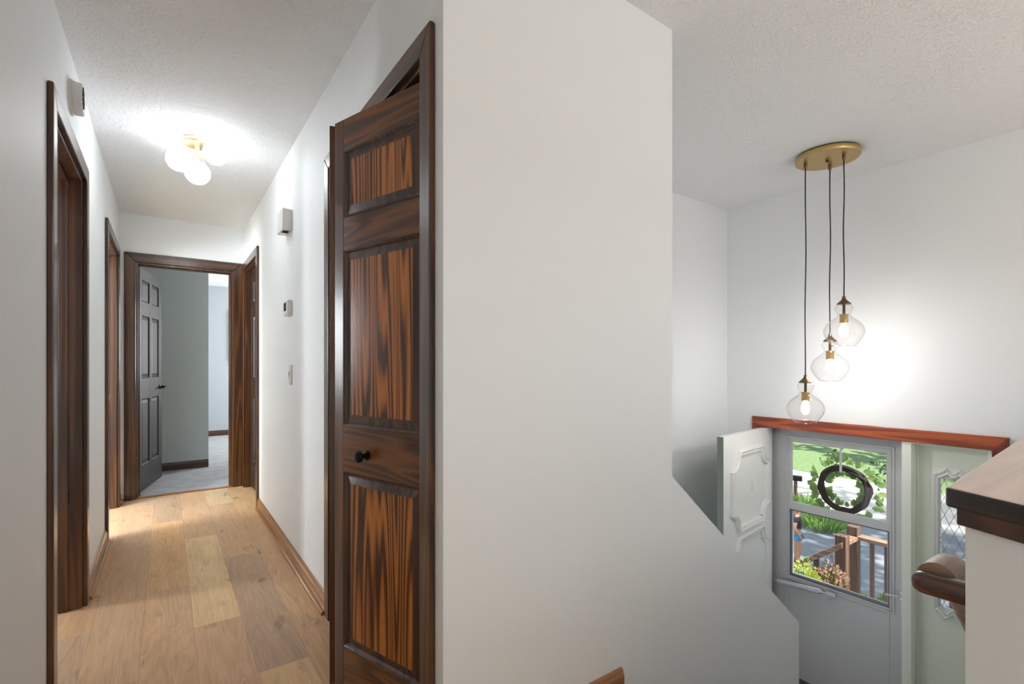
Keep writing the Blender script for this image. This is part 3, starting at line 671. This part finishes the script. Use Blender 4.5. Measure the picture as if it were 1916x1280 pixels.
# storm door
XD = 3.965
t = thing('storm_door', 'closed grey-white storm door with two-part window looking onto the porch', 'storm door', (XD, 0, 0))
b = mb(M['alu']); wall_pieces(b, 'Y', 0, .035, 1.088, 1.985, ZF + .03, .658, [(1.190, 1.835, -.49, .570)]); b.build('door_frame', parent=t, bevel=.003)
b = mb(M['alu'])
def ring(b, y0, y1, z0, z1, wd, x0, x1):
    b.box(x0, x1, y0, y0 + wd, z0, z1); b.box(x0, x1, y1 - wd, y1, z0, z1); b.box(x0, x1, y0 + wd, y1 - wd, z0, z0 + wd); b.box(x0, x1, y0 + wd, y1 - wd, z1 - wd, z1)
ring(b, 1.160, 1.862, -.522, .600, .014, -.008, 0); ring(b, 1.178, 1.846, -.505, .584, .012, -.004, .006); b.build('window_surround', parent=t, bevel=.003)
b = mb(M['alu']); ring(b, 1.190, 1.835, .028, .570, .020, .004, .016); b.box(-.004, .018, 1.190, 1.835, .028, .088); b.build('upper_sash', parent=t, bevel=.002)
b = mb(M['alu']); ring(b, 1.192, 1.833, -.485, .032, .017, .018, .028); b.build('lower_sash', parent=t, bevel=.002)
b = mb(M['alu_dark']).box(.008, .02, 1.190, 1.835, .018, .030); b.box(.004, .018, 1.190, 1.200, -.485, .03); b.box(.004, .018, 1.825, 1.835, -.485, .03); b.box(.002, .018, 1.190, 1.835, -.49, -.474); b.build('track', parent=t)
b = mb(M['pane']).box(.009, .011, 1.208, 1.818, .085, .552); b.build('upper_pane', parent=t)
b = mb(M['pane']).box(.022, .024, 1.206, 1.820, -.470, .02); b.build('lower_pane', parent=t)
b = mb(M['chrome']).tube([(-.045, 1.90, -.548), (-.045, 1.60, -.520)], .020, 18); b.tube([(-.045, 1.60, -.520), (-.045, 1.585, -.519)], [.020, .008], 18); b.tube([(-.045, 1.99, -.556), (-.045, 1.90, -.548)], .005, 8); b.tube([(-.045, 1.59, -.519), (-.045, 1.50, -.512)], .004, 8); b.box(-.05, 0, 1.50, 1.56, -.522, -.508); o = b.build('closer', parent=t, smooth=True)
b = mb(M['chrome']).box(-.03, 0, 1.095, 1.125, -.40, -.345); b.tube([(-.035, 1.11, -.372), (-.05, 1.13, -.375), (-.052, 1.20, -.385)], .006, 10); b.build('latch_handle', parent=t, bevel=.002)
b = mb(M['alu_dark']).box(-.004, 0, 1.10, 1.975, ZF + .06, ZF + .10); b.build('kick_strip', parent=t)

# wreath outside the storm door
WX, WY, WZ = 4.06, 1.497, .236
t = thing('wreath', 'round dark grapevine wreath with eucalyptus leaves hung on the storm door', 'wreath', (WX, WY, WZ))
b = mb(M['twig'])
for k in range(14):
    ph = random.random() * 6.28; fr = random.choice((2, 3, 4)); pts = []; am = random.uniform(.008, .021)
    for i in range(61):
        a = 2 * PI * i / 60; off = am * math.cos(fr * a + ph); o2_ = am * math.sin(fr * a + ph + k)
        rr_ = .156 + off; pts.append((o2_, rr_ * math.cos(a), rr_ * .98 * math.sin(a)))
    b.tube(pts, .0105, 6, cap=False)
b.build('vine_ring', parent=t, smooth='all')
b = mb(M['eucalyptus'])
for i in range(135):
    a = random.random() * 2 * PI; inn = random.random() < .36
    r0 = .143 if inn else .178
    sgn = -1 if inn else 1
    dirv = Vector((random.uniform(-.2, .6), sgn * math.cos(a), sgn * math.sin(a))) + Vector((0, -math.sin(a), math.cos(a))) * random.uniform(-.9, .9)
    st = Vector((random.uniform(.0, .035), r0 * math.cos(a), r0 * math.sin(a))) + dirv.normalized() * random.uniform(0, .04 if not inn else .012)
    b.leaf(st, dirv, (-1, random.uniform(-.6, .6), random.uniform(-.6, .6)), random.uniform(.048, .066), random.uniform(.034, .046))
b.build('leaves', parent=t, smooth='all', recalc=False)
b = mb(M['pane']).box(-.068, -.062, -.010, .010, .13, .40); b.box(-.05, -.045, -.010, .010, .1, .15)
o = MB().mat(M['ornament']).box(-.0535, -.0525, -.008, .008, .13, .33).build('hanger', parent=t)
b.bm.free()

# bedroom wall picture
b = mb(M['slate']).box(.865, 1.35, 9.215, 9.25, 1.22, 2.05); o = b.build('wall_picture', bevel=.004); tag(o, 'dark rectangular picture on the far bedroom wall, seen through the open doorway', 'picture')

# ------------------------------------------------------------------ outdoors
GZ = -2.6
b = mb(M['asphalt']).box(4.3, 40, -14, 24, GZ - .2, GZ); struct(b.build('ground_driveway'))
# street: bright concrete band, lawn beyond, defined along world Y lines skewed by view
def plane_poly(name, m, poly, z, th=.12):
    b = mb(m).prism(poly, z - th, z, 'Z'); return struct(b.build(name))
plane_poly('ground_street', M['concrete'], [(14.0, -14), (18.4, -14), (18.2, 24), (13.2, 24), (13.2, 6.0), (14.2, 5.2)], GZ + .012, .1)
plane_poly('ground_lawn', M['grass'], [(18.4, -14), (60, -14), (60, 40), (18.2, 40), (18.2, 24)], GZ + .03, .1)
e = sempty('porch_deck')
b = mb(M['deck'])
for i in range(10): b.box(4.1 + i * .14, 4.1 + i * .14 + .134, .2, 2.05, ZF - .13, ZF - .09)
b.build('decking', parent=e)
b = mb(M['deck']).box(4.0, 5.5, .2, 2.05, GZ, ZF - .132); b.build('skirt', parent=e)
b = mb(M['deck'])
for i in range(6): b.box(4.4, 5.4, 2.05 + i * .26, 2.05 + (i + 1) * .26, GZ, ZF - .12 - (i + 1) * .18)
b.build('steps', parent=e)
# porch railing
zt = -.45
def post(x, y, ztop, wd=.09):
    return mb(M['postwood']).box(x, x + wd, y - wd, y, GZ if ztop < -1 else ZF - .09, ztop)
t = thing('porch_railing', 'brown wooden railing with thin balusters running along the porch edge', 'railing', (0, 0, 0))
post(5.42, 1.975, -.42).build('post', parent=t, bevel=.004)
b = mb(M['railwood']).box(5.41, 5.52, -.6, 1.884, -.535, -.50); b.build('top_rail', parent=t, bevel=.004)
b = mb(M['railwood']).box(5.445, 5.485, -.6, 1.884, -1.36, -1.32); b.build('bottom_rail', parent=t, bevel=.004)
for i in range(18):
    y = 1.792 - i * .115; b = mb(M['postwood']).box(5.448, 5.480, y - .032, y, -1.36, -.53); b.build('baluster', parent=t, bevel=.002)
t = thing('step_railing', 'sloping wooden handrail with square post going down the porch steps', 'railing', (0, 0, 0))
post(5.13, 1.965, -.45).build('post', parent=t, bevel=.004)
b = mb(M['railwood']).prism([(1.90, -.56), (1.90, -.50), (3.3, -.50 - 1.4 * .78), (3.3, -.56 - 1.4 * .78)], 5.12, 5.22, 'X'); b.build('top_rail', parent=t, bevel=.004)
b = mb(M['railwood']).box(5.2215, 5.412, 1.875, 1.965, -.54, -.505); b.build('cross_rail', parent=t, bevel=.003)
for i in range(5):
    y = 2.16 + i * .24; b = mb(M['postwood']).box(5.15, 5.188, y - .038, y, -1.5 - (y - 1.93) * .78, -.53 - (y - 1.93) * .78); b.build('baluster', parent=t, bevel=.002)
b = mb(M['postwood']).box(5.13, 5.22, 3.3, 3.39, GZ, -1.5); b.build('post', parent=t, bevel=.004)

# potted plants on stands at the left of the porch
def pot_plant(name, label, x, y, z0, hz, mt, seed, n, spread, ll, wdl, group=None):
    random.seed(seed); t = thing(name, label, 'plant', (x, y, z0), 0, group)
    b = mb(M['terracotta']).lathe([(.10, 0), (.13, .28), (.14, .29), (.14, .33), (.12, .33), (.11, .30), (0, .30)], n=24); b.build('pot', parent=t, smooth=True)
    b = mb(mt)
    for i in range(n):
        a = random.random() * 6.28; el = random.uniform(.25, 1.5); rr_ = random.random() ** .5 * spread
        c = Vector((math.cos(a) * rr_, math.sin(a) * rr_, .33 + random.random() * (hz - .33) * (1.15 - rr_ / spread * .6)))
        b.leaf(c, (math.cos(a) * math.cos(el), math.sin(a) * math.cos(el), math.sin(el)), (random.uniform(-1, 1), random.uniform(-1, 1), .6), ll * random.uniform(.7, 1.3), wdl)
    b.build('foliage', parent=t, recalc=False)
    b = mb(M['green'])
    for i in range(14):
        a = random.random() * 6.28; b.tube([(0, 0, .28), (math.cos(a) * spread * .5, math.sin(a) * spread * .5, hz * .85)], .004, 5)
    b.build('stems', parent=t); return t
def stand(x, y, z0, z1, label):
    t = thing('plant_stand', label, 'plant stand', (x, y, z0))
    b = mb(M['postwood']).box(-.14, .14, -.14, .14, z1 - z0 - .02, z1 - z0); b.build('top', parent=t, bevel=.003)
    for sx in (-1, 1):
        for sy in (-1, 1): b = mb(M['postwood']).box(sx * .11 - .012, sx * .11 + .012, sy * .11 - .012, sy * .11 + .012, 0, z1 - z0 - .02); b.build('leg', parent=t)
ZD = ZF - .09
stand(4.56, 1.99, ZD, ZD + .16, 'wooden stand under the lime green porch plant')
pot_plant('lime_potted_plant', 'lime green leafy plant at the lower left of the storm door window', 4.56, 1.99, ZD + .16, .72, M['lime'], 3, 700, .12, .05, .016)
stand(4.90, 1.92, ZD, ZD + .10, 'wooden stand under the reddish porch plant')
pot_plant('variegated_potted_plant', 'reddish variegated plant between the lime plant and the wooden post', 4.90, 1.92, ZD + .10, .72, M['coleus'], 5, 620, .13, .045, .024)
# ground plants
def shrub(name, label, x, y, z, r_, h_, m_, n, seed, ll=.2, wl=.03, group=None):
    random.seed(seed); b = mb(m_)
    for i in range(n):
        a = random.random() * 6.28; q = random.random() ** .5 * r_
        c = Vector((math.cos(a) * q, math.sin(a) * q, random.random() * h_ * .6 * (1.1 - q / r_)))
        el = random.uniform(.5, 1.5)
        b.leaf(c, (math.cos(a) * math.cos(el), math.sin(a) * math.cos(el), math.sin(el)), (random.uniform(-1, 1), random.uniform(-1, 1), .5), ll * random.uniform(.6, 1.3), wl)
    o = b.build(name, recalc=False, loc=(x, y, z)); tag(o, label, 'shrub', group); return o
shrub('daylily_clump', 'bright green grassy clump at the driveway edge, right of the child', 12.3, 4.95, GZ, .38, .2, M['green'], 420, 11, .28, .035)
shrub('daylily_clump', 'low green clump seen in the upper pane, below and left of the wreath', 13.6, 5.9, GZ, .34, .2, M['green'], 400, 12, .28, .035)
shrub('flowering_groundcover', 'low green plant on the ground seen between the wooden post and the first baluster', 8.80, 3.04, GZ, .10, .30, M['green'], 260, 13, .11, .05)
shrub('flowering_groundcover', 'low green plant on the ground seen between the two rightmost balusters', 9.10, 2.74, GZ, .10, .30, M['green'], 260, 14, .11, .05)
# mailbox post at the street
t = thing('mailbox', 'dark mailbox on a thin post by the street at the window left edge', 'mailbox', (14.25, 6.43, GZ))
b = mb(M['postwood']).box(-.035, .035, -.035, .035, 0, .55); b.build('post', parent=t)
b = mb(M['black']).prism([(-.07, 0), (.07, 0), (.07, .09), (.04, .14), (-.04, .14), (-.07, .09)], -.16, .16); b.build('box', parent=t, loc=(0, 0, .55), rz=R(20))

# trees that dapple the drive (crowns above the view, one low branch in view)
def tree(label, x, y, rad, zc, hc, n, seed, ls):
    random.seed(seed); t = thing('shade_tree', label, 'tree', (x, y, GZ), 0, 'shade trees over the front yard')
    b = mb(M['bark']).tube([(0, 0, 0), (.05, .05, 1.6), (0, .1, 3.2), (.1, 0, zc + 1)], [.28, .22, .18, .08], 12)
    for k in range(7):
        a = k * .9; b.tube([(0, .05, 2.6 + k * .35), (math.cos(a) * rad * .45, math.sin(a) * rad * .45, zc - .2 + k * .1), (math.cos(a) * rad * .9, math.sin(a) * rad * .9, zc)], [.08, .05, .02], 8)
    b.build('trunk', parent=t, smooth=True)
    b = mb(M['leaf'])
    cl = [(random.random() * 6.28, random.random() ** .5 * rad, random.uniform(-.5, .5) * hc) for _ in range(n // 14)]
    for i in range(n):
        a, q, dz = random.choice(cl); c = Vector((math.cos(a) * q + random.gauss(0, .35), math.sin(a) * q + random.gauss(0, .35), zc + dz + random.gauss(0, .2)))
        b.leaf(c, (random.gauss(0, 1), random.gauss(0, 1), random.gauss(0, .4)), (0, 0, 1), ls * random.uniform(.7, 1.3), ls * .7)
    b.build('crown', parent=t, recalc=False); return t
TX, TY = 12.6, -3.0
ta = tree('broad tree shading the drive, its low twigs hanging in front of the lawn', TX, TY, 5.6, 7.6, 2.4, 2500, 21, .38)
tree('leafy tree across the street shading the far lawn', 26.5, -1.5, 6.0, 7.8, 2.6, 2200, 22, .5)
tree('tree at the lawn edge shading the street', 23.5, 15, 6.0, 8.2, 2.4, 3600, 23, .5)
random.seed(9)
b = mb(M['leaf'])
for (x, y, z, n_, sp) in ((7.0, 2.68, .02, 46, .11), (7.0, 2.12, -.12, 80, .16)):
    b.tube([(x - TX + 2.2, y - TY - 2.5, 8.5), (x - TX + .5, y - TY - .6, 4.4), (x - TX, y - TY, z - GZ + .1)], [.03, .015, .004], 6)
    for i in range(n_):
        c = Vector((x - TX + random.gauss(0, sp * .5), y - TY + random.gauss(0, sp * .6), z - GZ + random.gauss(0, sp)))
        b.leaf(c, (random.gauss(0, 1), random.gauss(0, 1), -.8), (random.gauss(0, 1), 1, 0), .055, .035)
b.build('hanging_twig', parent=ta, recalc=False)

# child walking on the driveway
def skin_body(name, verts, edges, radii, m_, parent, sub=2):
    me = bpy.data.meshes.new(name); me.from_pydata(verts, edges, []); me.materials.append(m_)
    o = bpy.data.objects.new(name, me); COL.objects.link(o); o.parent = parent
    md = o.modifiers.new('skin', 'SKIN'); md.use_smooth_shade = True
    for i, v in enumerate(me.skin_vertices[0].data): r_ = radii[i]; v.radius = (r_, r_) if not isinstance(r_, tuple) else r_; v.use_root = (i == 0)
    s = o.modifiers.new('sub', 'SUBSURF'); s.levels = sub; s.render_levels = sub
    return o
t = thing('person', 'child in a dark shirt and blue shorts standing on the driveway', 'person', (9.72, 4.36, GZ), R(200)); t.scale = (.93, .93, .93)
V = []; E_ = []; RR = []
def jv(p, r_, prev=None):
    V.append(p); RR.append(r_); i = len(V) - 1
    if prev is not None: E_.append((prev, i))
    return i
pel = jv((0, 0, .62), (.10, .085)); wa = jv((0, 0, .73), (.095, .075), pel); ch = jv((0, 0, .88), (.115, .085), wa); nk = jv((0, .005, .985), .040, ch); n2_ = jv((0, .01, 1.03), .040, nk)
hd = jv((0, .015, 1.09), (.072, .080), n2_); ht_ = jv((0, .01, 1.16), (.066, .072), hd)
for s in (-1, 1):
    hp = jv((s * .06, 0, .58), .075, pel); kn_ = jv((s * .065, .02 + s * .03, .32), .050, hp); an = jv((s * .065, -.01 + s * .02, .07), .030, kn_); fo = jv((s * .07, .08 + s * .02, .03), .030, an)
    sh = jv((s * .12, 0, .93), .045, ch); el_ = jv((s * .17, -.03, .77), .033, sh); wr = jv((s * .165, .06, .62), .022, el_); pm = jv((s * .16, .08, .585), (.022, .016), wr)
    for k_, (dx_, l_) in enumerate(((-.02, .03), (-.01, .042), (0, .045), (.01, .04))):
        f1 = jv((s * .16 + dx_ * .8, .092, .56), .0075, pm); jv((s * .16 + dx_, .10, .56 - l_), .006, f1)
    th_ = jv((s * .16 - s * .02, .10, .585), .008, pm); jv((s * .16 - s * .03, .115, .565), .007, th_)
skin_body('body', V, E_, RR, M['skin'], t)
skin_body('shirt', [(0, 0, .68), (0, 0, .78), (0, 0, .89), (0, 0, .96), (-.12, 0, .93), (-.155, -.02, .84), (.12, 0, .93), (.155, -.02, .84)], [(0, 1), (1, 2), (2, 3), (2, 4), (4, 5), (2, 6), (6, 7)], [(.118, .098), (.115, .092), (.128, .098), (.07, .065), .058, .052, .058, .052], M['shirt'], t)
skin_body('shorts', [(0, 0, .66), (-.065, .0, .58), (-.07, .0, .46), (.065, 0, .58), (.07, .02, .46)], [(0, 1), (1, 2), (0, 3), (3, 4)], [(.122, .10), .092, .086, .092, .086], M['shorts'], t)
b = mb(M['hair']).sphere((0, .0, 1.145), .085, 20, 12); hb_ = b.build('hair', parent=t, smooth='all'); hb_.scale = (1, 1.05, 1)
for s in (-1, 1):
    hb_ = mb(M['shoe']).sphere((0, 0, 0), .045, 14, 8).build('shoe', parent=t, smooth='all', loc=(s * .068, .045 + s * .02, .03)); hb_.scale = (.9, 1.9, .65)
for s in (-1, 1): mb(M['hair']).sphere((s * .028, .085, 1.12), .007, 8, 6).build('eye', parent=t)
